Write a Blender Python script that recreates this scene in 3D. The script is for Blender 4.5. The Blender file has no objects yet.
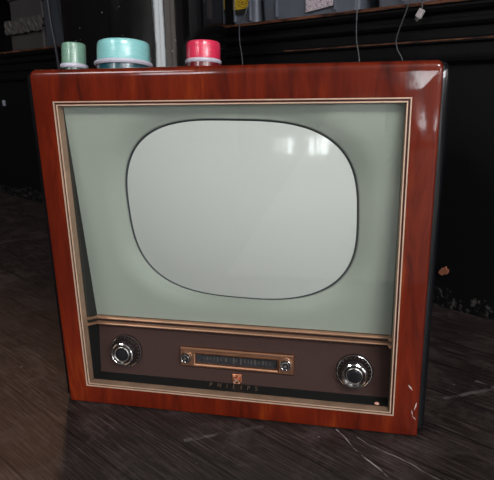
import bpy, bmesh, math, random
from mathutils import Vector, Matrix
random.seed(4)
PI = math.pi
scene = bpy.context.scene
COL = scene.collection

# ------------------------------------------------------------------ helpers
def lin(c):
    return tuple((v/255/12.92 if v/255 <= .04045 else ((v/255+.055)/1.055)**2.4) for v in c)

class NT:
    """small node-tree helper"""
    def __init__(s, name):
        s.m = bpy.data.materials.new(name); s.m.use_nodes = True
        s.t = s.m.node_tree; s.t.nodes.clear()
        s.out = s.n('ShaderNodeOutputMaterial')
    def n(s, typ, **kw):
        nd = s.t.nodes.new(typ)
        for k, v in kw.items(): setattr(nd, k, v)
        return nd
    def l(s, a, b): s.t.links.new(a, b)
    def coords(s, scale=(1,1,1), rot=(0,0,0)):
        tc = s.n('ShaderNodeTexCoord'); mp = s.n('ShaderNodeMapping')
        mp.inputs['Scale'].default_value = scale; mp.inputs['Rotation'].default_value = rot
        s.l(tc.outputs['Object'], mp.inputs['Vector']); return mp.outputs['Vector']
    def noise(s, vec, scale=5, detail=4, rough=.55, dist=0):
        nd = s.n('ShaderNodeTexNoise')
        nd.inputs['Scale'].default_value = scale; nd.inputs['Detail'].default_value = detail
        nd.inputs['Roughness'].default_value = rough; nd.inputs['Distortion'].default_value = dist
        s.l(vec, nd.inputs['Vector']); return nd.outputs['Fac']
    def ramp(s, fac, stops):
        nd = s.n('ShaderNodeValToRGB'); e = nd.color_ramp.elements
        while len(e) < len(stops): e.new(.5)
        for el, (p, c) in zip(e, stops):
            el.position = p; el.color = (*c, 1) if len(c) == 3 else c
        s.l(fac, nd.inputs['Fac']); return nd.outputs['Color']
    def mix(s, fac, a, b, mode='MIX'):
        nd = s.n('ShaderNodeMix', data_type='RGBA', blend_type=mode)
        for i, v in ((0, fac), (6, a), (7, b)):
            if hasattr(v, 'links'): s.l(v, nd.inputs[i])
            elif isinstance(v, (int, float)): nd.inputs[i].default_value = v
            else: nd.inputs[i].default_value = (*v, 1)
        return nd.outputs[2]
    def math(s, op, a, b=None, c=None):
        nd = s.n('ShaderNodeMath', operation=op)
        for i, v in enumerate((a, b, c)):
            if v is None: continue
            if hasattr(v, 'links'): s.l(v, nd.inputs[i])
            else: nd.inputs[i].default_value = v
        return nd.outputs[0]
    def bsdf(s, color=None, rough=.5, metal=0, coat=0, coat_rough=.05, spec=.5, bump=None, bump_d=.001, bump_s=.5, **kw):
        p = s.n('ShaderNodeBsdfPrincipled')
        def put(k, v):
            if v is None: return
            if hasattr(v, 'links'): s.l(v, p.inputs[k])
            elif isinstance(v, (int, float)): p.inputs[k].default_value = v
            else: p.inputs[k].default_value = (*v, 1)
        put('Base Color', color); put('Roughness', rough); put('Metallic', metal)
        put('Coat Weight', coat); put('Coat Roughness', coat_rough); put('Specular IOR Level', spec)
        for k, v in kw.items(): put(k, v)
        if bump is not None:
            b = s.n('ShaderNodeBump'); b.inputs['Distance'].default_value = bump_d; b.inputs['Strength'].default_value = bump_s
            s.l(bump, b.inputs['Height']); s.l(b.outputs['Normal'], p.inputs['Normal'])
        s.l(p.outputs['BSDF'], s.out.inputs['Surface']); return p

def plain(name, rgb, rough=.5, metal=0, coat=0, spec=.5, var=.08, scale=30, **kw):
    t = NT(name); c = lin(rgb)
    f = t.noise(t.coords(), scale, 3)
    col = t.ramp(f, [(.3, tuple(v*(1-var) for v in c)), (.7, tuple(v*(1+var) for v in c))])
    t.bsdf(col, rough, metal, coat, spec=spec, **kw)
    return t.m

def obj(name, bm, mat, parent=None, smooth=None, kind=None):
    me = bpy.data.meshes.new(name)
    bmesh.ops.recalc_face_normals(bm, faces=bm.faces[:])
    bm.to_mesh(me); bm.free()
    if smooth is not None:
        for p in me.polygons: p.use_smooth = True
        me.set_sharp_from_angle(angle=math.radians(smooth))
    me.materials.append(mat)
    o = bpy.data.objects.new(name, me); COL.objects.link(o)
    if parent is not None: o.parent = parent
    if kind: o['kind'] = kind
    return o

def tag(o, label, cat, group=None):
    o['label'] = label; o['category'] = cat
    if group: o['group'] = group
    return o

def thing(name, label, cat, loc=(0,0,0), rz=0, group=None):
    o = bpy.data.objects.new(name, None); COL.objects.link(o)
    o.location = loc; o.rotation_euler = (0, 0, rz); o.empty_display_size = .05
    return tag(o, label, cat, group)

def box(bm, x0, x1, y0, y1, z0, z1, bev=0, seg=2):
    vs = [bm.verts.new((x, y, z)) for x in (x0, x1) for y in (y0, y1) for z in (z0, z1)]
    q = [(0,1,3,2), (4,6,7,5), (0,4,5,1), (2,3,7,6), (0,2,6,4), (1,5,7,3)]
    fs = [bm.faces.new([vs[i] for i in f]) for f in q]
    if bev:
        es = list({e for f in fs for e in f.edges})
        bmesh.ops.bevel(bm, geom=es, offset=bev, segments=seg, profile=.5, affect='EDGES')
    return vs

def loft(bm, loops, closed=False, caps=(False, False)):
    rings = [[bm.verts.new(p) for p in lp] for lp in loops]
    n = len(rings[0])
    prs = list(zip(rings[:-1], rings[1:]))
    if closed: prs.append((rings[-1], rings[0]))
    for a, b in prs:
        for i in range(n):
            j = (i+1) % n
            try: bm.faces.new((a[i], a[j], b[j], b[i]))
            except ValueError: pass
    if caps[0]: bm.faces.new(rings[0])
    if caps[1]: bm.faces.new(rings[-1])
    return rings

def lathe(bm, prof, n=48, M=Matrix.Identity(4), flute=None, ring=False):
    """prof: (radius, height) pairs about +Z; M places it"""
    loops = []
    for k, (r, h) in enumerate(prof):
        lp = []
        for i in range(n):
            a = 2*PI*i/n
            rr = r
            if flute and k in flute[0] and (i % flute[1]) < flute[1]//2: rr = r*flute[2]
            lp.append(M @ Vector((rr*math.cos(a), rr*math.sin(a), h)))
        loops.append(lp)
    if ring: loft(bm, loops, closed=True)
    else: loft(bm, loops, caps=(True, True))

def tube(bm, pts, r, n=10):
    pts = [Vector(p) for p in pts]
    # catmull-rom densify
    out = []
    P = [pts[0]] + pts + [pts[-1]]
    for i in range(1, len(P)-2):
        for k in range(6):
            t = k/6; a, b, c, d = P[i-1:i+3]
            out.append(.5*((2*b)+(-a+c)*t+(2*a-5*b+4*c-d)*t*t+(-a+3*b-3*c+d)*t**3))
    out.append(pts[-1])
    loops = []; ref = Vector((.3, .9, .1)).normalized()
    for i, p in enumerate(out):
        d = (out[min(i+1, len(out)-1)]-out[max(i-1, 0)]).normalized()
        u = d.cross(ref).normalized(); v = d.cross(u)
        loops.append([p+u*r*math.cos(2*PI*k/n)+v*r*math.sin(2*PI*k/n) for k in range(n)])
    loft(bm, loops, caps=(True, True))

def rrect(x0, x1, z0, z1, rt, rb, y, seg=6):
    """closed loop of points, rounded rectangle in the XZ plane"""
    pts = []
    for cx, cz, r, a0 in ((x1-rt, z1-rt, rt, 0), (x0+rt, z1-rt, rt, PI/2), (x0+rb, z0+rb, rb, PI), (x1-rb, z0+rb, rb, 1.5*PI)):
        for k in range(seg+1):
            a = a0+PI/2*k/seg
            pts.append((cx+r*math.cos(a), y, cz+r*math.sin(a)))
    return pts

ROOF = math.tan(math.radians(8))
SL = 0.0358          # the front of the cabinet rakes forward towards the top
def rake(bm):
    for v in bm.verts: v.co.y -= SL*v.co.z

# ------------------------------------------------------------------ materials
def veneer_mat():
    t = NT('mahogany_veneer')
    v = t.coords((7, 7, 1.1))
    v2 = t.coords((60, 60, 4))
    flame = t.noise(v, 5.0, 6, .62, .8)
    fine = t.noise(v2, 5, 4, .6)
    blotch = t.noise(t.coords((1, 1, 1)), 6, 3)
    c = t.ramp(flame, [(.28, lin((28, 4, 0))), (.43, lin((86, 20, 2))), (.58, lin((112, 32, 5))), (.8, lin((150, 62, 14)))])
    c = t.mix(t.math('MULTIPLY', fine, .45), c, lin((56, 12, 3)))
    c = t.mix(t.math('MULTIPLY', blotch, .25), c, lin((112, 26, 10)))
    rg = t.ramp(t.noise(t.coords(), 22, 4), [(.35, (.06,)*3), (.75, (.16,)*3)])
    # bulge shaped to catch window glare near the upper right corner, plus slight waviness
    tc = t.n('ShaderNodeTexCoord'); sp = t.n('ShaderNodeSeparateXYZ'); t.l(tc.outputs['Object'], sp.inputs[0])
    dx = t.math('DIVIDE', t.math('SUBTRACT', sp.outputs[0], .268), .020)
    dz = t.math('DIVIDE', t.math('SUBTRACT', sp.outputs[2], .432), .020)
    g = t.math('EXPONENT', t.math('MULTIPLY', t.math('ADD', t.math('MULTIPLY', dx, dx), t.math('MULTIPLY', dz, dz)), -.5))
    wav = t.math('MULTIPLY', t.noise(t.coords(), 26, 3), .00022)
    h = t.math('ADD', t.math('MULTIPLY', g, .0019), wav)
    b = t.n('ShaderNodeBump'); b.inputs['Distance'].default_value = 1; b.inputs['Strength'].default_value = 1
    t.l(h, b.inputs['Height'])
    p = t.bsdf(c, .45, coat=.9, coat_rough=rg, spec=.12)
    t.l(b.outputs['Normal'], p.inputs['Coat Normal'])
    return t.m
VENEER = veneer_mat()

def floor_mat():
    t = NT('dark_plank_floor')
    rot = (0, 0, -math.atan2(.528, -.849))      # planks run along the counter
    v = t.coords((1, 1, 1), rot)
    sx = t.n('ShaderNodeSeparateXYZ'); t.l(v, sx.inputs[0])
    u, w = sx.outputs[0], sx.outputs[1]
    pw = .098
    row = t.math('FLOOR', t.math('DIVIDE', w, pw))
    fr = t.math('FRACT', t.math('DIVIDE', w, pw))
    seam = t.math('LESS_THAN', fr, .03)
    rnd = t.n('ShaderNodeTexWhiteNoise', noise_dimensions='1D'); t.l(row, rnd.inputs['W'])
    # long grain, shifted per plank
    cx = t.n('ShaderNodeCombineXYZ')
    t.l(t.math('ADD', t.math('MULTIPLY', u, 8), t.math('MULTIPLY', rnd.outputs['Value'], 37)), cx.inputs[0])
    t.l(t.math('MULTIPLY', w, 230), cx.inputs[1])
    grain = t.noise(cx.outputs[0], 1.6, 6, .65)
    cx2 = t.n('ShaderNodeCombineXYZ')
    t.l(t.math('MULTIPLY', u, 2.2), cx2.inputs[0]); t.l(t.math('MULTIPLY', w, 36), cx2.inputs[1])
    grain2 = t.noise(cx2.outputs[0], 2.5, 4, .6)
    wear = t.noise(t.coords(), 3.5, 6, .65)
    c = t.ramp(grain, [(.34, lin((17, 13, 12))), (.50, lin((33, 27, 26))), (.70, lin((90, 77, 74)))])
    c = t.mix(t.math('MULTIPLY', grain2, .35), c, lin((40, 29, 26)))
    c = t.mix(t.math('MULTIPLY', rnd.outputs['Value'], .3), c, lin((30, 24, 24)))
    dust = t.ramp(t.noise(t.coords(), 11, 7, .72, .4), [(.50, (0,)*3), (.70, (1,)*3)])
    c = t.mix(t.math('MULTIPLY', dust, .32), c, lin((100, 88, 88)))
    c = t.mix(t.math('MULTIPLY', seam, .8), c, lin((10, 8, 8)))
    # pale dust flecks
    vo = t.n('ShaderNodeTexVoronoi'); vo.inputs['Scale'].default_value = 17
    t.l(t.coords(), vo.inputs['Vector'])
    fleck = t.math('LESS_THAN', vo.outputs['Distance'], .035)
    c = t.mix(t.math('MULTIPLY', fleck, .35), c, lin((150, 145, 148)))
    # drawn scratches: distance to segments, wobbled
    ps = t.n('ShaderNodeSeparateXYZ'); t.l(t.coords(), ps.inputs[0])
    wob = t.math('MULTIPLY', t.math('SUBTRACT', t.noise(t.coords(), 14, 2), .5), .02)
    for (ax, ay, bx, by, wd, st) in SCRATCH:
        dx, dy = bx-ax, by-ay; L = math.hypot(dx, dy)
        px = t.math('SUBTRACT', ps.outputs[0], ax); py = t.math('SUBTRACT', t.math('ADD', ps.outputs[1], wob), ay)
        al = t.math('ADD', t.math('MULTIPLY', px, dx/L), t.math('MULTIPLY', py, dy/L))
        ac = t.math('ABSOLUTE', t.math('SUBTRACT', t.math('MULTIPLY', px, dy/L), t.math('MULTIPLY', py, dx/L)))
        on = t.math('MULTIPLY', t.math('LESS_THAN', ac, wd), t.math('MULTIPLY', t.math('GREATER_THAN', al, 0), t.math('LESS_THAN', al, L)))
        br = t.ramp(t.noise(t.coords(), 45, 3), [(.35, (0,)*3), (.6, (1,)*3)])
        c = t.mix(t.math('MULTIPLY', t.math('MULTIPLY', on, br), st), c, lin((165, 158, 160)))
    rg = t.ramp(wear, [(.3, (.42,)*3), (.7, (.6,)*3)])
    h = t.math('SUBTRACT', grain, t.math('MULTIPLY', seam, 1.0))
    t.bsdf(c, rg, spec=.38, bump=h, bump_d=.0012, bump_s=.5)
    return t.m
SCRATCH = [(.160, -.003, .245, -.115, .0011, .7), (.192, -.015, .310, -.098, .0009, .5), (-.06, -.071, .05, -.012, .004, .14),
           (.39, .19, .55, .12, .003, .25), (.33, .12, .62, .3, .004, .22)]

def counter_mat():
    t = NT('black_painted_wood')
    sc = t.noise(t.coords((1.2, 8, 1.2), (.3, .5, .2)), 5, 5, .7, 1.2)
    c = t.ramp(sc, [(.0, lin((9, 9, 11))), (.62, lin((12, 12, 14))), (.78, lin((34, 35, 40)))])
    tc = t.n('ShaderNodeTexCoord'); s = t.n('ShaderNodeSeparateXYZ'); t.l(tc.outputs['Object'], s.inputs[0])
    # dried splashes along the foot of the panel
    low = t.math('LESS_THAN', s.outputs[2], t.math('MULTIPLY', t.noise(t.coords(), 9, 2), .09))
    spl = t.ramp(t.noise(t.coords(), 60, 4, .7), [(.52, (0,)*3), (.62, (1,)*3)])
    c = t.mix(t.math('MULTIPLY', t.math('MULTIPLY', low, spl), .3), c, lin((120, 116, 112)))
    t.bsdf(c, .42, spec=.3, bump=sc, bump_d=.0008)
    return t.m

def worn_edge_mat():
    t = NT('worn_black_edge')
    tc = t.coords((3, 14, 22))
    f = t.noise(tc, 5, 5, .7)
    c = t.ramp(f, [(.40, lin((16, 13, 13))), (.52, lin((92, 56, 40))), (.7, lin((120, 84, 66)))])
    t.bsdf(c, .5, spec=.3)
    return t.m

def mask_mat():
    t = NT('sage_mask_paint')
    f = t.noise(t.coords(), 4, 3)
    c = t.ramp(f, [(.3, lin((155, 163, 153))), (.7, lin((163, 170, 161)))])
    t.bsdf(c, .45, spec=.35); return t.m

def grille_mat():
    t = NT('brown_grille_cloth')
    tc = t.n('ShaderNodeTexCoord'); s = t.n('ShaderNodeSeparateXYZ'); t.l(tc.outputs['Object'], s.inputs[0])
    a = t.math('SINE', t.math('MULTIPLY', s.outputs[0], 2*PI/.0032)); b = t.math('SINE', t.math('MULTIPLY', s.outputs[2], 2*PI/.0032))
    w = t.math('MULTIPLY', t.math('ADD', t.math('MULTIPLY', a, b), 1), .5)
    n = t.noise(t.coords(), 90, 3)
    c = t.ramp(w, [(.1, lin((44, 31, 29))), (.9, lin((82, 60, 55)))])
    c = t.mix(t.math('MULTIPLY', n, .4), c, lin((58, 44, 42)))
    t.bsdf(c, .8, spec=.2, bump=w, bump_d=.0006, bump_s=.6); return t.m

def thin_glass(name, base=.04):
    t = NT(name)
    geo = t.n('ShaderNodeNewGeometry'); dt = t.n('ShaderNodeVectorMath', operation='DOT_PRODUCT')
    t.l(geo.outputs['Normal'], dt.inputs[0]); t.l(geo.outputs['Incoming'], dt.inputs[1])
    sch = t.math('POWER', t.math('SUBTRACT', 1, t.math('ABSOLUTE', dt.outputs['Value'])), 5)
    both = t.math('MINIMUM', t.math('MULTIPLY', t.math('ADD', t.math('MULTIPLY', sch, .96), .04), 1.9), 1)
    g = t.n('ShaderNodeBsdfGlossy'); g.inputs['Roughness'].default_value = .02; g.inputs['Color'].default_value = (1, 1, 1, 1)
    tr = t.n('ShaderNodeBsdfTransparent'); tr.inputs['Color'].default_value = (.95, .965, .955, 1)
    m = t.n('ShaderNodeMixShader')
    t.l(both, m.inputs[0]); t.l(tr.outputs[0], m.inputs[1]); t.l(g.outputs[0], m.inputs[2])
    t.l(m.outputs[0], t.out.inputs['Surface']); return t.m

def thread_mat(name, rgb, dark, sheen):
    t = NT(name)
    tc = t.n('ShaderNodeTexCoord'); s = t.n('ShaderNodeSeparateXYZ'); t.l(tc.outputs['Object'], s.inputs[0])
    w = t.math('SINE', t.math('MULTIPLY', s.outputs[2], 2*PI/.0016))
    n = t.noise(t.coords((30, 30, 200)), 3, 3)
    c = t.ramp(n, [(.3, lin(dark)), (.6, lin(rgb))])
    t.bsdf(c, .3, spec=.9, bump=w, bump_d=.0003, bump_s=.3, coat=1, coat_rough=.14); return t.m

def metal(name, rgb, rough=.25, var=.2, scale=60):
    t = NT(name); c = lin(rgb); f = t.noise(t.coords(), scale, 4)
    col = t.ramp(f, [(.3, tuple(v*(1-var) for v in c)), (.7, c)])
    t.bsdf(col, rough, 1.0); return t.m

BAR = plain('pale_copper_gilt', (182, 138, 110), .32, .45, var=.15)
COPPER = metal('coppery_gold', (184, 136, 108), .42)
CREAM = plain('pale_gold_line', (218, 188, 164), .35, .35, var=.1)
BEIGE = plain('beige_gold_lacquer', (144, 118, 98), .4, .35, var=.18, scale=40)
GROOVE = plain('red_brown_groove', (70, 26, 18), .4)
BLACKIN = plain('matt_black_lining', (26, 28, 28), .55, spec=.3)
LACQUER = plain('black_lacquer', (12, 14, 18), .16, coat=.6, spec=.5)
MASK = mask_mat()
GRILLE = grille_mat()
GLASS = thin_glass('clear_front_glass')
TUBE = plain('phosphor_grey_glass', (206, 209, 206), .12, coat=.6, spec=.5, var=.01, scale=3)
RUBBER = plain('dark_grey_rubber', (52, 58, 62), .6)
BAKELITE = plain('dark_brown_bakelite', (34, 28, 27), .25, coat=.4)
CHROME = metal('chrome', (225, 225, 226), .12, .05)
WHITE = plain('off_white_plastic', (190, 187, 202), .35)
COUNTER = counter_mat()
WORN = worn_edge_mat()
FLOOR = floor_mat()
PITCH = plain('near_black_board', (14, 13, 14), .6, spec=.2)

# ------------------------------------------------------------------ setting
FZ = -.006          # floor level
Y0, Y1, XW, H = -7.0, 3.8, 4.3, 3.4
bm = bmesh.new(); box(bm, -XW-.1, XW+.1, Y0-.1, Y1+.1, -.06, FZ); obj('floor', bm, FLOOR, kind='structure')
WALLM = plain('dim_plaster_wall', (120, 114, 110), .8, scale=4)
WALLD = plain('dark_brown_wall', (44, 36, 33), .8, scale=4)
CEILM = plain('dim_ceiling', (120, 118, 116), .8, scale=3)
bm = bmesh.new(); box(bm, -XW-.1, XW+.1, Y1, Y1+.1, FZ, H); obj('wall_back', bm, WALLD, kind='structure')
bm = bmesh.new(); box(bm, -XW-.1, -XW, Y0-.1, Y1, FZ, H); obj('wall_left', bm, WALLD, kind='structure')
bm = bmesh.new(); box(bm, -XW-.1, XW+.1, Y0-.1, Y1+.1, H, H+.1); obj('ceiling', bm, CEILM, kind='structure')

def wall_with_holes(name, along, f0, f1, a0, a1, holes):
    """holes: (a, b, z0, z1), one per column"""
    bm = bmesh.new()
    def b(p, q, r, s):
        if q-p < 1e-4 or s-r < 1e-4: return
        if along == 'x': box(bm, p, q, f0, f1, r, s)
        else: box(bm, f0, f1, p, q, r, s)
    prev = a0
    for h0, h1, z0, z1 in holes:
        b(prev, h0, FZ, H); b(h0, h1, FZ, z0); b(h0, h1, z1, H); prev = h1
    b(prev, a1, FZ, H)
    return obj(name, bm, WALLM, kind='structure')

def pane_mat(name, rgb, strength):
    t = NT(name); em = t.n('ShaderNodeEmission'); em.inputs['Color'].default_value = (*rgb, 1); em.inputs['Strength'].default_value = strength
    t.l(em.outputs[0], t.out.inputs['Surface']); return t.m
DAY = pane_mat('bright_overcast_window', (.93, .97, 1), 14)
DIMGLOW = pane_mat('dim_warm_glow', (1, .88, .82), 2.2)  # added glowing pane, gives the dim band mirrored in the column
FRAMEM = plain('window_frame_paint', (60, 58, 56), .5)
FRONT = [(-3.2, -2.0, 2.1, 3.25, DAY), (.5, 1.4, .08, 1.0, DAY), (2.2, 3.3, .08, 1.0, DAY)]
RIGHT = [(-6.5, -3.9, .4, 2.6, DAY), (-3.7, -1.9, .4, 2.6, DIMGLOW)]
wall_with_holes('wall_front', 'x', Y0-.1, Y0, -XW, XW+.1, [h[:4] for h in FRONT])
wall_with_holes('wall_right', 'y', XW, XW+.1, Y0, Y1, [h[:4] for h in RIGHT])
k = 0
for along, hs in (('x', FRONT), ('y', RIGHT)):
    for a, b, Z0, Z1, pm_ in hs:
        k += 1
        fixed = Y0-.05 if along == 'x' else XW+.05
        bm = bmesh.new()
        def bb(p, q, z0, z1, d=.03):
            if along == 'x': box(bm, p, q, fixed-d, fixed+d, z0, z1)
            else: box(bm, fixed-d, fixed+d, p, q, z0, z1)
        bb(a, a+.05, Z0, Z1); bb(b-.05, b, Z0, Z1); bb(a, b, Z0, Z0+.05); bb(a, b, Z1-.05, Z1)
        m_ = a+(b-a)*.58; bb(m_-.04, m_+.04, Z0, Z1)
        w = obj('window_%d' % k, bm, FRAMEM, kind='structure')
        bm = bmesh.new(); bb(a+.03, b-.03, Z0+.03, Z1-.03, .006); obj('window_pane', bm, pm_, w)

# ------------------------------------------------------------------ television
TV = thing('television', 'vintage television in a glossy mahogany cabinet standing on the dark plank floor', 'television')
XL, XR, ZB, ZT = -.2840, .2790, -.0040, .5290
IL, IR, IB, IT = -.2500, .2435, .0270, .4850      # opening in the veneer
# black cabinet shell behind the veneered front
bm = bmesh.new()
E_ = .0098
loops = []
for ins, y in ((.012, .006), (.004, .0075), (.001, .011), (0, .017), (0, .385), (.01, .40)):
    loops.append(rrect(XL-E_+ins, XR+E_-ins, ZB+.003+ins, ZT-.0015-ins, .012, .004, y))
loops2 = loops[:]
loft(bm, loops2, caps=(False, True))
# inner return so the shell is hollow behind the front
inner = rrect(IL, IR, IB, IT, .0004, .0004, .006)
loft(bm, [loops[0], inner, [(p[0], .10, p[2]) for p in inner]], caps=(False, True))
bmesh.ops.remove_doubles(bm, verts=bm.verts[:], dist=1e-5)
rake(bm)
for v in bm.verts:                                 # upright back, roof falling gently to the back
    if v.co.y > .2: v.co.y = round(v.co.y+SL*v.co.z, 4)
    if v.co.z > .45 and v.co.y > .02: v.co.z -= (v.co.y-.02)*ROOF
obj('cabinet_body', bm, LACQUER, TV, smooth=40)
# veneered front frame, softly rounded at its outer edges
bm = bmesh.new()
loops = [rrect(IL, IR, IB, IT, .0003, .0003, .012), rrect(IL, IR, IB, IT, .0003, .0003, 0)]
for ins, y in ((.0130, 0), (.0085, .0004), (.0050, .0014), (.0025, .0030), (.0008, .0056), (0, .0085), (0, .0135)):
    lp_ = rrect(XL+ins*.5, XR-ins*.35, ZB+ins*.08, ZT-ins, max(.002, .008-ins*.4), .002, y)
    # the sides and foot stay nearly flat; only the top edge rolls back
    def roll(z): return .3+.7*max(0, min(1, (z-(ZT-.04))/.026))
    loops.append([(p[0], p[1]*roll(p[2]) if y < .008 else p[1], p[2]) for p in lp_])
loft(bm, loops, closed=False)
rake(bm)
obj('veneer_frame', bm, VENEER, TV, smooth=35)
# veneered top board
bm = bmesh.new(); box(bm, XL+.004, XR-.004, -.004, .39, ZT-.0022, ZT-.0002, .0006, 1)
for v in bm.verts:
    if v.co.y > .02: v.co.z -= (v.co.y-.02)*ROOF
obj('top_board', bm, VENEER, TV)

def rect_ring(name, ins0, ins1, y0, y1, mat, thick=.006):
    """a mitred rectangular moulding between two insets of the opening, y0 at its outer edge, y1 at its inner edge"""
    bm = bmesh.new()
    def lp(i, y): return [(IL+i, y, IB+i*.9), (IR-i, y, IB+i*.9), (IR-i, y, IT-i), (IL+i, y, IT-i)]
    loft(bm, [lp(ins0, y0), lp(ins1, y1), lp(ins1, y1+thick), lp(ins0, y0+thick)], closed=True)
    rake(bm); return obj(name, bm, mat, TV)
rect_ring('inlay_line', 0, .0016, -.0008, -.0008, CREAM)
rect_ring('frame_groove', .0016, .0044, .0012, .0012, GROOVE, .004)
rect_ring('inlay_line', .0044, .0060, -.0006, -.0006, CREAM)
rect_ring('gold_reveal', .0060, .0078, .0004, .0090, BEIGE, .003)
# black lining of the recess
bm = bmesh.new()
def lp(i, y): return [(IL+i, y, IB+i*.9), (IR-i, y, IB+i*.9), (IR-i, y, IT-i), (IL+i, y, IT-i)]
loft(bm, [lp(.0076, .0091), lp(.0078, .075), lp(.0050, .075), lp(.0050, .0091)], closed=True); rake(bm)
obj('recess_lining', bm, BLACKIN, TV)
WL, WR, WB, WTOP = IL+.0078, IR-.0078, IB+.0071, IT-.0078

# ---- screen mask: leans back towards its foot
MA, MB = (.4726, -.003), (.14, .041)
mb = (MB[1]-MA[1])/(MB[0]-MA[0]); ma = MA[1]-mb*MA[0]
def my(z): return ma+mb*z
CX, CZ = .0058, .3190
def outline(th, s=1.0):
    a, b, n = .1765, .1390, 2.9
    r = (abs(math.cos(th)/a)**n+abs(math.sin(th)/b)**n)**(-1/n)
    r *= .9947+.0066*math.cos(th)+.0076*math.sin(th)-.012*math.sin(2*th)-.0034*math.cos(4*th)
    return CX+s*r*math.cos(th), CZ+s*r*math.sin(th)
MZ0, MZ1 = .136, WTOP
angs = [2*PI*i/144 for i in range(144)]
for cx, cz in ((WL, MZ0), (WR, MZ0), (WR, MZ1), (WL, MZ1)): angs.append(math.atan2(cz-CZ, cx-CX) % (2*PI))
angs = sorted(set(angs))
def rect_hit(th):
    c, s = math.cos(th), math.sin(th); t = 1e9
    if c > 1e-9: t = min(t, (WR-CX)/c)
    if c < -1e-9: t = min(t, (WL-CX)/c)
    if s > 1e-9: t = min(t, (MZ1-CZ)/s)
    if s < -1e-9: t = min(t, (MZ0-CZ)/s)
    return CX+t*c, CZ+t*s
TR, TF = .55, .013
def drop(th):
    x, z = outline(th); d2 = (x-CX)**2+(z-CZ)**2
    return max(0, TR-math.sqrt(TR*TR-d2)-TF)
def dish(s):
    t = max(0, min(1, (1.22-s)/.22)); return t*t
def mring(s, off): return [(lambda p: (p[0], my(p[1])+off+drop(th)*dish(s)*.85, p[1]))(outline(th, s)) for th in angs]
bm = bmesh.new()
outer = [(p[0], my(p[1]), p[1]) for p in (rect_hit(th) for th in angs)]
loft(bm, [mring(1.004, .012), mring(1.004, .001), mring(1.009, -.0006), mring(1.018, -.0006), mring(1.03, 0), mring(1.07, 0), mring(1.12, 0), mring(1.17, 0), mring(1.22, 0), outer, [(p[0], p[1]+.006, p[2]) for p in outer]])
obj('screen_mask', bm, MASK, TV, smooth=50)
bm = bmesh.new()
loft(bm, [mring(1.006, .016), mring(1.003, .0012), mring(.989, .0026), mring(.980, .016)])
obj('screen_gasket', bm, RUBBER, TV, smooth=50)
# bulging picture tube face
bm = bmesh.new(); R = TR; FWD = TF
loops = []
for k in range(1, 19):
    s = k/18
    lp_ = []
    for th in angs:
        x, z = outline(th, s*.986); d2 = (x-CX)**2+(z-CZ)**2
        lp_.append((x, my(z)-FWD+(R-math.sqrt(R*R-d2)) , z))
    loops.append(lp_)
loops.append([(p[0], p[1]+.02, p[2]) for p in loops[-1]])
rings = loft(bm, loops)
cv = bm.verts.new((CX, my(CZ)-FWD, CZ))
for i in range(len(angs)): bm.faces.new((cv, rings[0][i], rings[0][(i+1) % len(angs)]))
obj('picture_tube', bm, TUBE, TV, smooth=60)
# protective glass
bm = bmesh.new()
vs = [bm.verts.new(p) for p in ((WL, .0105, .137), (WR, .0105, .137), (WR, .0105, WTOP), (WL, .0105, WTOP))]
bm.faces.new(vs); rake(bm); g = obj('front_glass', bm, GLASS, TV); g['label'] = 'clear reflecting front glass'

# ---- speaker panel
GA, GB = (.14, .047), (.031, .037)
gb = (GA[1]-GB[1])/(GA[0]-GB[0]); ga = GA[1]-gb*GA[0]
def gy(z): return ga+gb*z
bm = bmesh.new()
loft(bm, [[(x, gy(z)+o, z) for x, z in ((WL, .024), (WR, .024), (WR, .139), (WL, .139))] for o in (0, .006)], caps=(True, True))
obj('speaker_grille', bm, GRILLE, TV)
# gold double bar: along the back of the recess and forward along both side walls
for zc in (.1335, .1235):
    bm = bmesh.new(); h = .0025
    rise = .010
    path = [((WL+.0005), .006, zc+rise), (WL+.0015, .034, zc+.001), (WL+.006, .0385, zc), (WR-.006, .0385, zc), (WR-.0015, .034, zc+.001), (WR-.0005, .006, zc+rise)]
    loops = []
    for i, p in enumerate(path):
        a = path[max(i-1, 0)]; b = path[min(i+1, 5)]
        d = Vector((b[0]-a[0], b[1]-a[1], 0)).normalized(); nrm = Vector((-d.y, d.x, 0))
        sg = -1
        pr = [(0, -h), (.0028, -h*.55), (.0036, 0), (.0028, h*.55), (0, h), (-.006, h), (-.006, -h)]
        loops.append([(p[0]+nrm.x*q*sg, p[1]+nrm.y*q*sg, p[2]+w) for q, w in pr])
    loft(bm, loops, caps=(True, True))
    obj('gold_bar', bm, BAR, TV, smooth=30)
bm = bmesh.new()
box(bm, WL+.002, WR-.002, .041, .046, .120, .137); obj('bar_backing', bm, plain('dark_red_brown_strip', (44, 22, 16), .5), TV)

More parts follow.
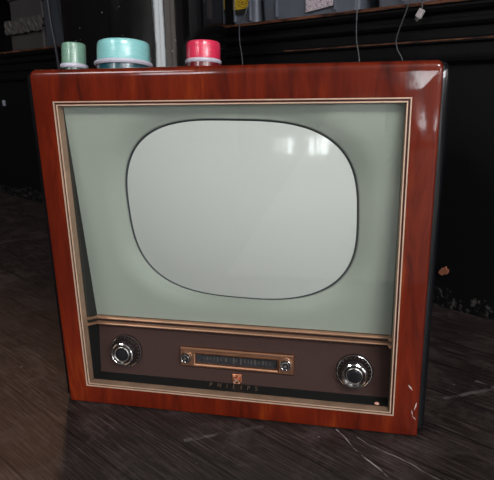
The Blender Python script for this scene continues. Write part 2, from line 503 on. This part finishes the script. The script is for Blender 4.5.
# ---- knobs
nrm = Vector((0, -1, gb)).normalized()
def frame_at(x, z):
    zax = nrm; xax = Vector((1, 0, 0)); yax = zax.cross(xax)
    M = Matrix.Identity(4)
    for i, a in enumerate((xax, yax, zax)):
        M[0][i], M[1][i], M[2][i] = a
    M.translation = Vector((x, gy(z), z)); return M
def knob(x, z, label):
    M = frame_at(x, z)
    bm = bmesh.new(); lathe(bm, [(.0275, 0), (.0282, .002), (.0275, .0032), (.026, .0034), (.0255, .0022), (.010, .0022)], 64, M)
    k_ = obj('control_knob', bm, BAKELITE, TV, smooth=40); k_['label'] = label
    bm = bmesh.new(); lathe(bm, [(.0252, .0022), (.0252, .006), (.0245, .0075), (.0215, .011), (.0205, .0135), (.015, .014)], 96, M, ({1, 2, 3}, 4, .965))
    obj('fluted_dial', bm, BAKELITE, k_, smooth=30)
    bm = bmesh.new(); lathe(bm, [(.0262, .0022), (.0272, .0034), (.0268, .0046), (.0258, .0048), (.0254, .0030)], 64, M, ring=True); obj('outer_ring', bm, CHROME, k_, smooth=40)
    bm = bmesh.new(); lathe(bm, [(.0165, .010), (.0182, .0135), (.0185, .018), (.0178, .0205), (.016, .0215), (.0145, .0208), (.0135, .0200), (.008, .0200)], 64, M)
    obj('inner_knob', bm, BAKELITE, k_, smooth=40)
    bm = bmesh.new(); lathe(bm, [(.0178, .0180), (.0190, .0193), (.0189, .0212), (.0174, .0221), (.0166, .0214)], 64, M, ring=True); obj('rim_ring', bm, CHROME, k_, smooth=40)
    bm = bmesh.new(); lathe(bm, [(.0126, .0195), (.0126, .0220), (.0121, .0223), (.0113, .0215)], 64, M, ring=True); obj('silver_ring', bm, metal('bright_silver', (210, 208, 204), .3), k_, smooth=40)
    bm = bmesh.new(); lathe(bm, [(.0112, .0195), (.0112, .0210), (.009, .0216), (.004, .0219)], 48, M); obj('knob_cap', bm, plain('black_cap', (22, 22, 26), .2, coat=.5), k_, smooth=50)
    # tick marks round the skirt
    bm = bmesh.new()
    for i in range(24):
        a = 2*PI*i/24
        B = M @ Matrix.Rotation(a, 4, 'Z')
        vs = box(bm, .0228, .0248, -.0004, .0004, .0072, .0079)
        for v in vs: v.co = B @ v.co
    obj('dial_ticks', bm, plain('pale_tick_paint', (92, 86, 80), .5), k_)
knob(-.1932, .0758, 'left control knob'); knob(.1839, .0728, 'right control knob')

# ---- tuning dial
def on_grille(bm, x0, x1, z0, z1, d0, d1, bev=0):
    """box lying on the grille; d = height above it"""
    vs = box(bm, x0, x1, -d1, -d0, z0, z1, 0)
    for v in vs: v.co.y += gy(v.co.z)
    if bev:
        es = list({e for v in vs for e in v.link_edges})
        bmesh.ops.bevel(bm, geom=es, offset=bev, segments=2, profile=.5, affect='EDGES')
DX0, DX1, DZ0, DZ1 = -.0975, .0902, .0595, .0915
bm = bmesh.new()
def dlp(x0, x1, z0, z1, d): return [(x, gy(z)-d, z) for x, z in ((x0, z0), (x1, z0), (x1, z1), (x0, z1))]
loft(bm, [dlp(DX0, DX1, DZ0, DZ1, 0), dlp(DX0, DX1, DZ0, DZ1, .0045), dlp(DX0+.0015, DX1-.0015, DZ0+.0015, DZ1-.0015, .006),
          dlp(-.0745, .0665, .0625, .0855, .006), dlp(-.0735, .0655, .0635, .0845, .0075), dlp(-.0715, .0635, .0655, .0825, .0065), dlp(-.0708, .0628, .066, .082, .0015)])
dial = obj('tuning_dial', bm, COPPER, TV); dial['label'] = 'gold framed dial between the knobs'
bm = bmesh.new(); on_grille(bm, -.0715, .0635, .065, .083, .0005, .0018); obj('dial_scale', bm, plain('dark_scale_glass', (44, 44, 47), .15, coat=.6, var=.2, scale=120), dial)
bm = bmesh.new()
for i, x in enumerate([-.058, -.052, -.047, -.041, -.035, -.029, -.021, -.008, -.004, .004, .010, .016, .021, .027, .033, .040, .045, .052]):
    w = random.choice((.0007, .0009, .0014)); h = random.uniform(.002, .0042)
    if i in (7, 9): w, h = .0012, .0058
    on_grille(bm, x-w, x+w, .0738-h, .0738+h, .0018, .0021)
obj('scale_marks', bm, plain('faded_scale_print', (70, 66, 64), .6, var=.3), dial)
for x, z in ((-.0868, .0745), (.0775, .0755)):
    M = frame_at(x, z)
    bm = bmesh.new(); lathe(bm, [(.0088, .005), (.0088, .0085), (.0078, .0095), (.007, .012), (.0062, .0135), (.003, .0138)], 40, M, ({3, 4}, 4, .93)); d_ = obj('dial_knob', bm, BAKELITE, dial, smooth=35)
    bm = bmesh.new(); lathe(bm, [(.0085, .0075), (.0090, .0085), (.0088, .0100), (.0079, .0102), (.0076, .0092)], 40, M, ring=True); obj('knob_ring', bm, CHROME, d_, smooth=40)
    bm = bmesh.new(); lathe(bm, [(.0064, .0126), (.0069, .0136), (.0062, .0143), (.0052, .0140), (.005, .0134)], 40, M, ring=True); obj('knob_rim', bm, CHROME, d_, smooth=40)
    bm = bmesh.new(); lathe(bm, [(.0024, .0137), (.0024, .0146), (.0012, .0149)], 20, M); obj('knob_stud', bm, CHROME, d_, smooth=40)

# ---- shield badge
bm = bmesh.new()
SHC, SW, SZ1, SZ0 = -.0034, .0080, .0508, .0335
def shield(k, d):
    pts = [(SHC-SW*k, SZ1), (SHC+SW*k, SZ1)] if k == 1 else [(SHC-SW*k, SZ1-SW*(1-k)), (SHC+SW*k, SZ1-SW*(1-k))]
    zm = SZ0+.006
    for i in range(13):
        a = -i*PI/12
        pts.append((SHC+SW*k*math.cos(a), zm+(.006-SW*(1-k))*math.sin(a)*1.0))
    return [(x, gy(z)-d, z) for x, z in pts]
loft(bm, [shield(1, 0), shield(1, .0016), shield(.86, .0022), shield(.8, .0016)], caps=(True, True))
badge = obj('shield_badge', bm, metal('bright_copper', (226, 150, 112), .4), TV, smooth=30)
badge['label'] = 'small copper shield emblem'
bm = bmesh.new()
cz = .0415
lathe(bm, [(.0054, .0014), (.0054, .0026), (.0046, .0030)], 32, frame_at(SHC, cz)); obj('emblem_disc', bm, metal('red_copper', (176, 84, 58), .4), badge, smooth=40)
bm = bmesh.new()
for dz in (-.0022, 0, .0022):                         # three wave lines in the disc
    n_ = 16; top, bot = [], []
    for i in range(n_+1):
        x = -.0042+.0084*i/n_; z = cz+dz+.0007*math.sin(x/.0084*2*PI*1.5)
        top.append((SHC+x, gy(z)-.0033, z+.0004)); bot.append((SHC+x, gy(z)-.0033, z-.0004))
    tv = [bm.verts.new(p) for p in top]; bv = [bm.verts.new(p) for p in bot]
    for i in range(n_): bm.faces.new((bv[i], bv[i+1], tv[i+1], tv[i]))
ex = bmesh.ops.extrude_face_region(bm, geom=bm.faces[:])
for v in [e for e in ex['geom'] if isinstance(e, bmesh.types.BMVert)]: v.co.y -= .0004
obj('emblem_waves', bm, CREAM, badge)
bm = bmesh.new()
for x, z in ((-.0038, .0478), (.0038, .0478), (.0040, .0365), (-.0040, .0365)):    # four-pointed stars
    pts = []
    for i in range(8):
        r = .0019 if i % 2 == 0 else .0006
        zz = z+r*math.sin(i*PI/4); pts.append((SHC+x+r*math.cos(i*PI/4), zz))
    loft(bm, [[(a, gy(b)-d, b) for a, b in pts] for d in (.0012, .0026)], caps=(True, True))
obj('emblem_stars', bm, CREAM, badge)

# ---- raised metal lettering along the foot of the grille
def text_bm(body, size, M, ext=.0006, spacing=1.0):
    cu = bpy.data.curves.new('t', 'FONT'); cu.body = body; cu.size = size; cu.extrude = ext; cu.align_x = 'CENTER'; cu.space_character = spacing
    to = bpy.data.objects.new('t', cu); COL.objects.link(to)
    dg = bpy.context.evaluated_depsgraph_get(); me = bpy.data.meshes.new_from_object(to.evaluated_get(dg))
    bm = bmesh.new(); bm.from_mesh(me); bm.transform(M)
    bpy.data.objects.remove(to); bpy.data.curves.remove(cu); bpy.data.meshes.remove(me)
    return bm
# letters stand on the ledge
M = Matrix.Translation((-.006, .0215, WB-.0006)) @ Matrix.Rotation(math.radians(40), 4, 'X')
obj('maker_lettering', text_bm('PHILIPS', .0100, M, .0005, 2.6), metal('dull_brass_letter', (112, 96, 84), .5), TV)
bm = bmesh.new(); box(bm, WL+.001, WR-.001, .012, .041, WB-.004, WB-.0008); rake(bm); obj('black_ledge', bm, plain('black_ledge_paint', (16, 16, 18), .35, var=.3), TV)
# worn nicks in the veneer, low on the right
bm = bmesh.new()
for (x, z, dx, dz, w) in ((.2615, .081, .0065, -.009, .0011), (.2755, .053, -.0035, -.014, .0009), (.2685, .041, .0020, -.012, .0005), (.2700, .0295, .006, -.006, .0005)):
    L = math.hypot(dx, dz); nx, nz = -dz/L*w, dx/L*w
    pts = [(x-nx*.2, z-nz*.2), (x+dx*.5-nx, z+dz*.5-nz), (x+dx, z+dz), (x+dx*.5+nx, z+dz*.5+nz)]
    loft(bm, [[(a, d, b) for a, b in pts] for d in (.004, -.0004)], caps=(True, True))
rake(bm); nk = obj('veneer_nicks', bm, plain('bare_pale_nick', (205, 188, 184), .7), TV); nk['label'] = 'pale nicks in the veneer'
for x in (-.25, .25):
    for y in (.03, .36):
        bm = bmesh.new(); lathe(bm, [(.012, 0), (.013, .001), (.013, .0045), (.011, .0055)], 24, Matrix.Translation((x, y, FZ))); obj('foot', bm, RUBBER, TV, smooth=40)

# a crumb lying on the ledge by the right corner
bm = bmesh.new(); bmesh.ops.create_icosphere(bm, subdivisions=2, radius=.003)
for v in bm.verts: v.co = Vector((v.co.x*1.25, v.co.y*.9, v.co.z*.62))*(1+random.uniform(-.12, .12))
c_ = obj('crumb', bm, plain('pinkish_crumb', (214, 160, 140), .8), None, smooth=60)
c_.location = (.219, .016, WB+.0008); tag(c_, 'tiny pinkish crumb on the ledge in the right corner of the television recess', 'crumb')

# ------------------------------------------------------------------ thread spools on the television
def spool(x, y, r_fl, r_body, h, label, rgb, dark, low):
    t = thing('thread_spool', label, 'spool', (x, y, ZT+.0002-(y-.02)*ROOF), 0, 'thread spools on the television')
    t.rotation_euler = (-math.atan(ROOF), 0, 0)
    lo = .0110; ft = .0055
    bm = bmesh.new(); lathe(bm, [(r_body*.95, 0), (r_body*1.0, .001), (r_body*1.0, lo)], 56); obj('lower_winding', bm, thread_mat('winding_low', low, tuple(int(v*.7) for v in low), 0), t, smooth=40)
    bm = bmesh.new(); lathe(bm, [(r_body*.9, lo-.001), (r_fl-.002, lo-.001), (r_fl-.0004, lo+.0008), (r_fl, lo+ft*.5), (r_fl-.0006, lo+ft-.001), (r_fl-.0025, lo+ft), (r_body*.9, lo+ft)], 64); obj('flange', bm, WHITE, t, smooth=40)
    b0 = lo+ft-.0005
    bm = bmesh.new(); lathe(bm, [(r_body*.97, b0), (r_body*1.0, b0+.003), (r_body*.995, h*.8), (r_body*.985, h-.004), (r_body*.955, h-.001), (r_body*.90, h), (r_body*.3, h-.001)], 64); obj('thread_winding', bm, thread_mat('winding', rgb, dark, 0), t, smooth=50)
    bm = bmesh.new(); lathe(bm, [(r_body*.26, h-.003), (r_body*.26, h+.0008), (r_body*.2, h+.0012), (r_body*.14, h-.002)], 32); obj('core', bm, WHITE, t, smooth=40)
spool(-.2610, .072, .0215, .0186, .0475, 'small sage green spool with white flange, at the left end of the television top', (124, 164, 144), (106, 146, 126), (18, 62, 54))
spool(-.1755, .066, .0438, .0396, .0455, 'wide turquoise spool with white flange between the green and pink spools', (152, 216, 216), (130, 204, 206), (8, 74, 88))
spool(-.0490, .062, .0266, .0250, .0410, 'bright pink spool with white flange, rightmost on the television top', (232, 52, 92), (206, 34, 72), (110, 8, 24))

# ------------------------------------------------------------------ black column behind
bm = bmesh.new()
lathe(bm, [(.205, 0), (.205, .04), (.2, .045), (.2, 1.6), (.19, 1.61)], 96)
GLOSSB = NT('gloss_black_enamel')
f_ = GLOSSB.noise(GLOSSB.coords((8, 8, 2)), 6, 4)
sp_ = GLOSSB.n('ShaderNodeTexVoronoi'); sp_.inputs['Scale'].default_value = 45; GLOSSB.l(GLOSSB.coords(), sp_.inputs['Vector'])
GLOSSB.bsdf(GLOSSB.mix(GLOSSB.math('LESS_THAN', sp_.outputs['Distance'], .06), lin((10, 10, 11)), lin((120, 118, 116))), .10, coat=.25, spec=.3, coat_rough=.05, bump=f_, bump_d=.002, bump_s=.12)
col = obj('column', bm, GLOSSB.m, None, smooth=40)
col.location = (-.37, .663, FZ); tag(col, 'wide glossy black round column standing behind the television', 'column')

# ------------------------------------------------------------------ long black counter with an open shelf
ANG = math.atan2(.5281, -.8492)        # +x of the counter runs away to the left
CT = thing('bar_counter', 'long black painted counter with an open shelf and moulded front behind the television', 'counter', (.3567, .5526, 0), ANG)
# local frame: x = along to the left, y = out of the front is +y or -y
nl = Matrix.Rotation(-ANG, 3, 'Z') @ Vector((-.5281, -.8492, 0))
SG = 1 if nl.y > 0 else -1             # +1 when the viewer is on local +y
def cb(name, mat, x0, x1, f0, f1, z0, z1, bev=.002, parent=None, seg=2):
    bm = bmesh.new(); a, b = sorted((SG*f0, SG*f1)); box(bm, x0, x1, a, b, z0, z1, bev, seg)
    return obj(name, bm, mat, parent or CT)
U0, U1 = -.75, 3.2
cb('front_panel', COUNTER, U0, U1, -.03, 0, FZ, .60)
def moulding(name, prof, mat):
    bm = bmesh.new()
    loft(bm, [[(x, SG*f, z) for f, z in prof] for x in (U0, U1)], caps=(True, True)); return obj(name, bm, mat, CT, smooth=25)
moulding('lower_moulding', [(-.01, .540), (.008, .540), (.016, .546), (.018, .553), (.012, .559), (.012, .580), (.020, .584), (.020, .590), (.014, .594), (-.01, .594)], COUNTER)
moulding('upper_moulding', [(-.01, .594), (.010, .594), (.010, .612), (.018, .616), (.022, .622), (.018, .629), (.010, .632), (.010, .640), (.022, .645), (.026, .652), (.026, .658), (-.01, .658)], COUNTER)
cb('shelf_board', COUNTER, U0, U1, -.45, .029, .6575, .6665, .0015)
cb('worn_shelf_edge', WORN, U0, U1, .029, .0305, .6590, .6660, .0006)
cb('worn_moulding_edge', WORN, U0, .45, .0198, .0208, .5865, .5895, .0003)
cb('shelf_back', PITCH, U0, U1, -.48, -.45, FZ, 1.08)
cb('counter_top', COUNTER, U0, U1, -.48, .03, 1.08, 1.13)
cb('end_panel', COUNTER, U0-.03, U0, -.48, .02, FZ, 1.08)
cb('end_panel', COUNTER, U1, U1+.03, -.48, .02, FZ, 1.08)
# chipped bare spot and a pale sticker on the panel
bm = bmesh.new(); pts = []
for i in range(14):
    a = 2*PI*i/14; r = .010*random.uniform(.65, 1.25)
    pts.append((-.018+r*1.2*math.cos(a), r*math.sin(a)+.084))
loft(bm, [[(x, SG*f, z) for x, z in pts] for f in (.001, .0068)], caps=(True, True)); ch = obj('chipped_patch', bm, plain('bare_orange_wood', (128, 76, 54), .7, var=.4, scale=200), CT); ch['label'] = 'orange brown bare patch chipped in the black paint'
cb('sticker', plain('pale_grey_sticker', (150, 156, 170), .6), 2.195, 2.225, 0, .001, .43, .455, 0)

# ---- bins on the shelf
CM = Matrix.Translation((.3567, .5526, 0)) @ Matrix.Rotation(ANG, 4, 'Z')
def cpos(u, f, z): return CM @ Vector((u, SG*f, z))
SHELF = .6671
def bin_(u0, u1, f1, depth, h, label, rgb, group='grey bins on the counter shelf'):
    uc = (u0+u1)/2; w = (u1-u0)/2
    p = cpos(uc, f1-depth/2, SHELF)
    t = thing('storage_bin', label, 'bin', p, ANG, group)
    mat = plain('bin_grey', rgb, .45, var=.06)
    bm = bmesh.new(); d = depth/2
    def q(k, z, e=0): return rrect(-(w*k-e), w*k-e, -(d*k-e), d*k-e, .012, .012, 0)
    def ring(k, z, e=0): return [(p_[0], p_[2], z) for p_ in q(k, z, e)]
    loft(bm, [ring(.95, 0), ring(1, h), ring(1, h, .004), ring(.95, .006, .004)], caps=(True, True)); obj('bin_body', bm, mat, t, smooth=40)
    bm = bmesh.new(); loft(bm, [ring(1.0, h-.014), ring(1.02, h-.013), ring(1.02, h), ring(1, h), ring(1, h-.01, -.0005)], closed=False); obj('bin_rim', bm, mat, t, smooth=40)
    for sx in (-w*.55, w*.62):
        bm = bmesh.new(); box(bm, sx-.002, sx+.002, *sorted((SG*(d*.955), SG*(d*1.0+.003))), .01, h*.8); obj('bin_rib', bm, mat, t)
    return t, w, d
def bin_label(t, name, u0, u1, z0, z1, d, mat, tilt=0, depthk=.97):
    bm = bmesh.new(); box(bm, u0, u1, *sorted((SG*d*1.003, SG*(d*1.003+.0015))), z0, z1)
    o = obj(name, bm, mat, t); return o
tA, wA, dA = bin_(.575, .675, -.008, .2, .16, 'grey bin with a yellow label, beside the black column on the counter shelf', (100, 104, 116))
YEL = NT('yellow_label_paper')
yn = YEL.noise(YEL.coords((40, 40, 90)), 4, 4); YEL.bsdf(YEL.ramp(yn, [(.38, lin((70, 58, 18))), (.5, lin((214, 176, 50)))]), .5); YEL = YEL.m
o = bin_label(tA, 'yellow_label', -.028, .036, .042, .12, dA, YEL); o['label'] = 'yellow label'
bin_label(tA, 'dark_label_foot', -.012, .036, .030, .042, dA, plain('dark_olive_paper', (40, 42, 34), .6))
tB, wB, dB = bin_(.238, .558, -.004, .22, .15, 'wide grey bin with a white printed label on the counter shelf', (88, 92, 103))
WL_ = NT('white_printed_paper')
wn = WL_.noise(WL_.coords((220, 220, 120)), 3, 3); WL_.bsdf(WL_.ramp(wn, [(.40, lin((96, 88, 96))), (.5, lin((196, 182, 190)))]), .6); WL_ = WL_.m
bm = bmesh.new(); vs = box(bm, -.084, .000, *sorted((SG*(dB*1.0), SG*(dB*1.0+.0015))), .016, .075)
for v in vs: v.co.z += (v.co.x+.04)*-.10
o = obj('white_label', bm, WL_, tB); o['label'] = 'white printed label'
tC, wC, dC = bin_(-.20, .205, -.004, .22, .15, 'plain grey bin at the right end of the counter shelf', (88, 91, 100))
# left end of the shelf: dim boxes, two stacked and one beside them
def crate(u0, u1, f1, depth, z0, h, label, rgb, crumple=False):
    uc = (u0+u1)/2; w = (u1-u0)/2; d = depth/2
    t = thing('storage_box', label, 'box', cpos(uc, f1-d, z0), ANG, 'dim grey boxes at the far left of the shelf')
    mat = plain('box_grey', rgb, .55, var=.12, scale=12)
    bm = bmesh.new(); box(bm, -w, w, -d, d, 0, h-.024, .006); obj('box_body', bm, mat, t)
    bm = bmesh.new(); box(bm, -w-.006, w+.006, -d-.006, d+.006, h-.024, h, .005); obj('box_lid', bm, mat, t)
    if crumple:
        bm = bmesh.new()
        n_ = 26; rows = []
        for j in range(5):
            rows.append([(-w-.02+(2*w+.04)*i/n_, SG*(d+.010+.008*random.random()), h-.045+j*.014+.008*random.random()) for i in range(n_+1)])
        vv = [[bm.verts.new(p_) for p_ in r_] for r_ in rows]
        for j in range(4):
            for i in range(n_): bm.faces.new((vv[j][i], vv[j][i+1], vv[j+1][i+1], vv[j+1][i]))
        ex = bmesh.ops.extrude_face_region(bm, geom=bm.faces[:])
        for v in [e for e in ex['geom'] if isinstance(e, bmesh.types.BMVert)]: v.co.y -= SG*.004
        w_ = obj('crumpled_wrap', bm, plain('crumpled_grey_plastic', (78, 74, 74), .4, var=.3, scale=40), t); w_['label'] = 'crumpled pale plastic edge'
    return t
crate(1.80, 2.10, -.02, .25, SHELF, .115, 'lower of the two stacked dim grey boxes at the left end of the shelf', (66, 62, 62), True)
crate(1.79, 2.08, -.02, .25, SHELF+.1158, .12, 'upper dim grey box stacked at the left end of the shelf', (62, 60, 62))
crate(1.60, 1.775, -.02, .25, SHELF, .21, 'bluish grey box behind the dark hanging cable at the left', (58, 61, 70))

# ---- cables hanging over the front of the counter
def cable(name, uz, r, label, rgb, f=.05, group=None):
    bm = bmesh.new(); tube(bm, [cpos(u, ff, z) for u, z, ff in uz], r, 8)
    o = obj(name, bm, plain('cable_sheath', rgb, .4), None, smooth=60)
    return tag(o, label, 'cable', group)
cable('cable', [(.560, .80, .02), (.556, .74, .03), (.566, .69, .042), (.585, .665, .045), (.592, .62, .04), (.592, .56, .03), (.600, .40, .02), (.59, .15, .02), (.54, .004, .03), (.40, .004, .05)], .0016, 'thin grey cable hanging beside the yellow labelled bin', (70, 72, 78))
cable('cable', [(.205, .80, .03), (.212, .74, .035), (.215, .66, .042), (.218, .60, .036), (.212, .55, .03), (.205, .40, .02), (.21, .15, .02), (.25, .004, .03), (.34, .004, .04)], .0016, 'thin grey cable hanging straight down in the middle of the black counter front', (66, 68, 72))
cable('cable', [(.066, .80, .03), (.080, .70, .038), (.090, .655, .042), (.112, .60, .040), (.112, .575, .036), (.098, .53, .028), (.09, .35, .02), (.10, .15, .02), (.14, .004, .03), (.2, .004, .04)], .0015, 'thin kinked grey cable hanging at the right of the black counter front', (58, 60, 64))
cable('cable', [(1.655, 1.0, .02), (1.640, .86, .03), (1.615, .76, .04), (1.592, .685, .045), (1.590, .62, .04), (1.60, .52, .03), (1.60, .3, .02), (1.58, .004, .03), (1.5, .004, .05)], .0055, 'thick dark cable hanging over the shelf left of the spools', (60, 60, 68))
# plug on a short lead
pl = thing('cable_plug', 'small pale plug dangling on a short lead over the shelf edge at the right', 'plug', cpos(.057, .045, .642), ANG)
pm = plain('pale_plug', (176, 168, 170), .4)
Rm = Matrix.Rotation(SG*math.radians(-32), 4, 'Y')
bm = bmesh.new(); box(bm, -.0065, .0065, -.004, .004, -.009, .009, .0015); bm.transform(Rm); obj('plug_body', bm, pm, pl)
bm = bmesh.new(); box(bm, -.0045, .0045, -.003, .003, -.016, -.009, .0006); bm.transform(Rm); obj('plug_tip', bm, CHROME, pl)
inv = Matrix.Rotation(-ANG, 4, 'Z') @ Matrix.Translation(-cpos(.057, .045, .642))
bm = bmesh.new(); tube(bm, [Rm @ Vector((0, 0, .008)), inv @ cpos(.054, .046, .666), inv @ cpos(.045, .04, .70), inv @ cpos(.035, .03, .80)], .002, 8); obj('lead', bm, plain('dark_lead', (46, 46, 52), .4), pl, smooth=60)

# ------------------------------------------------------------------ what the front glass mirrors: tables on an added pale reflector
bm = bmesh.new(); box(bm, -.15, 2.2, -6.2, -.55, FZ, FZ+.008, .003); reflector_sheet = obj('reflector_sheet', bm, plain('pale_reflector_grey', (150, 150, 146), .9, scale=60), None)  # added pale sheet, brightens the reflections in the glass and tube
tag(reflector_sheet, 'added pale reflector on the floor, mirrored in the front glass of the television', 'reflector_sheet')
def table(x0, x1, y0, y1, label):
    t = thing('dining_table', label, 'table', ((x0+x1)/2, (y0+y1)/2, FZ+.008), 0, 'tables mirrored in the front glass')
    w, d = (x1-x0)/2, (y1-y0)/2; mt = plain('dark_table_wood', (46, 38, 34), .45)
    bm = bmesh.new(); box(bm, -w-.004, w+.004, -d, d, .72, .75, .004); obj('tabletop', bm, mt, t)
    for sx in (-1, 1):
        for sy in (-1, 1):
            bm = bmesh.new(); cx, cy = sx*(w-.026), sy*(d-.026); box(bm, cx-.024, cx+.024, cy-.024, cy+.024, .035, .72, .002)
            lg = obj('leg', bm, mt, t)
            bm = bmesh.new(); lathe(bm, [(.022, 0), (.022, .008), (.009, .012), (.009, .036)], 20, Matrix.Translation((cx, cy, 0))); obj('leg_glide', bm, mt, lg, smooth=40)
table(-.45, .318, -2.75, -2.0, 'dark wooden table whose right leg is mirrored in the front glass'); table(.330, 1.10, -2.75, -2.0, 'dark wooden table mirrored at the right edge of the front glass')

# ------------------------------------------------------------------ lights
def area(name, loc, target, size, power, color):
    l = bpy.data.lights.new(name, 'AREA'); l.energy = power; l.size = size; l.color = color
    o = bpy.data.objects.new(name, l); COL.objects.link(o); o.location = loc
    o.rotation_euler = (Vector(target)-Vector(loc)).to_track_quat('-Z', 'Y').to_euler(); return o
area('warm_bar_lamp', (-1.2, 2.0, 1.72), (-.4, -.2, 0), .3, 22, (1, .5, .28))
area('fill_light', (1.6, -3.0, 3.3), (.4, -.5, 0), 1.2, 180, (1, .97, .94))  # added fill, lifts the light on the television front
area('fill_light', (-2.0, -3.0, 3.3), (-.2, -.5, 0), 1.2, 65, (1, .97, .94))  # second added fill, from the left

w = bpy.data.worlds.new('World'); scene.world = w; w.use_nodes = True
w.node_tree.nodes['Background'].inputs[0].default_value = (.5, .55, .6, 1); w.node_tree.nodes['Background'].inputs[1].default_value = .1

# ------------------------------------------------------------------ camera
cam = bpy.data.cameras.new('camera'); co = bpy.data.objects.new('camera', cam); COL.objects.link(co)
r_ = Vector((.97776302, .20908416, -.01622592)); u_ = Vector((-.03877189, .25626603, .96582838)); f_ = Vector((-.20609757, .94372217, -.25867404))
Mx = Matrix.Identity(4)
for i, a in enumerate((r_, u_, -f_)): Mx[0][i], Mx[1][i], Mx[2][i] = a
Mx.translation = Vector((.19675, -.78295, .50193)); co.matrix_world = Mx
cam.sensor_fit = 'HORIZONTAL'; cam.sensor_width = 36; cam.lens = 575/494*36; cam.clip_start = .01
scene.camera = co
scene.view_settings.view_transform = 'Standard'; scene.view_settings.look = 'None'; scene.view_settings.gamma = 1
scene.view_settings.use_curve_mapping = False
scene.view_settings.exposure = 0.0
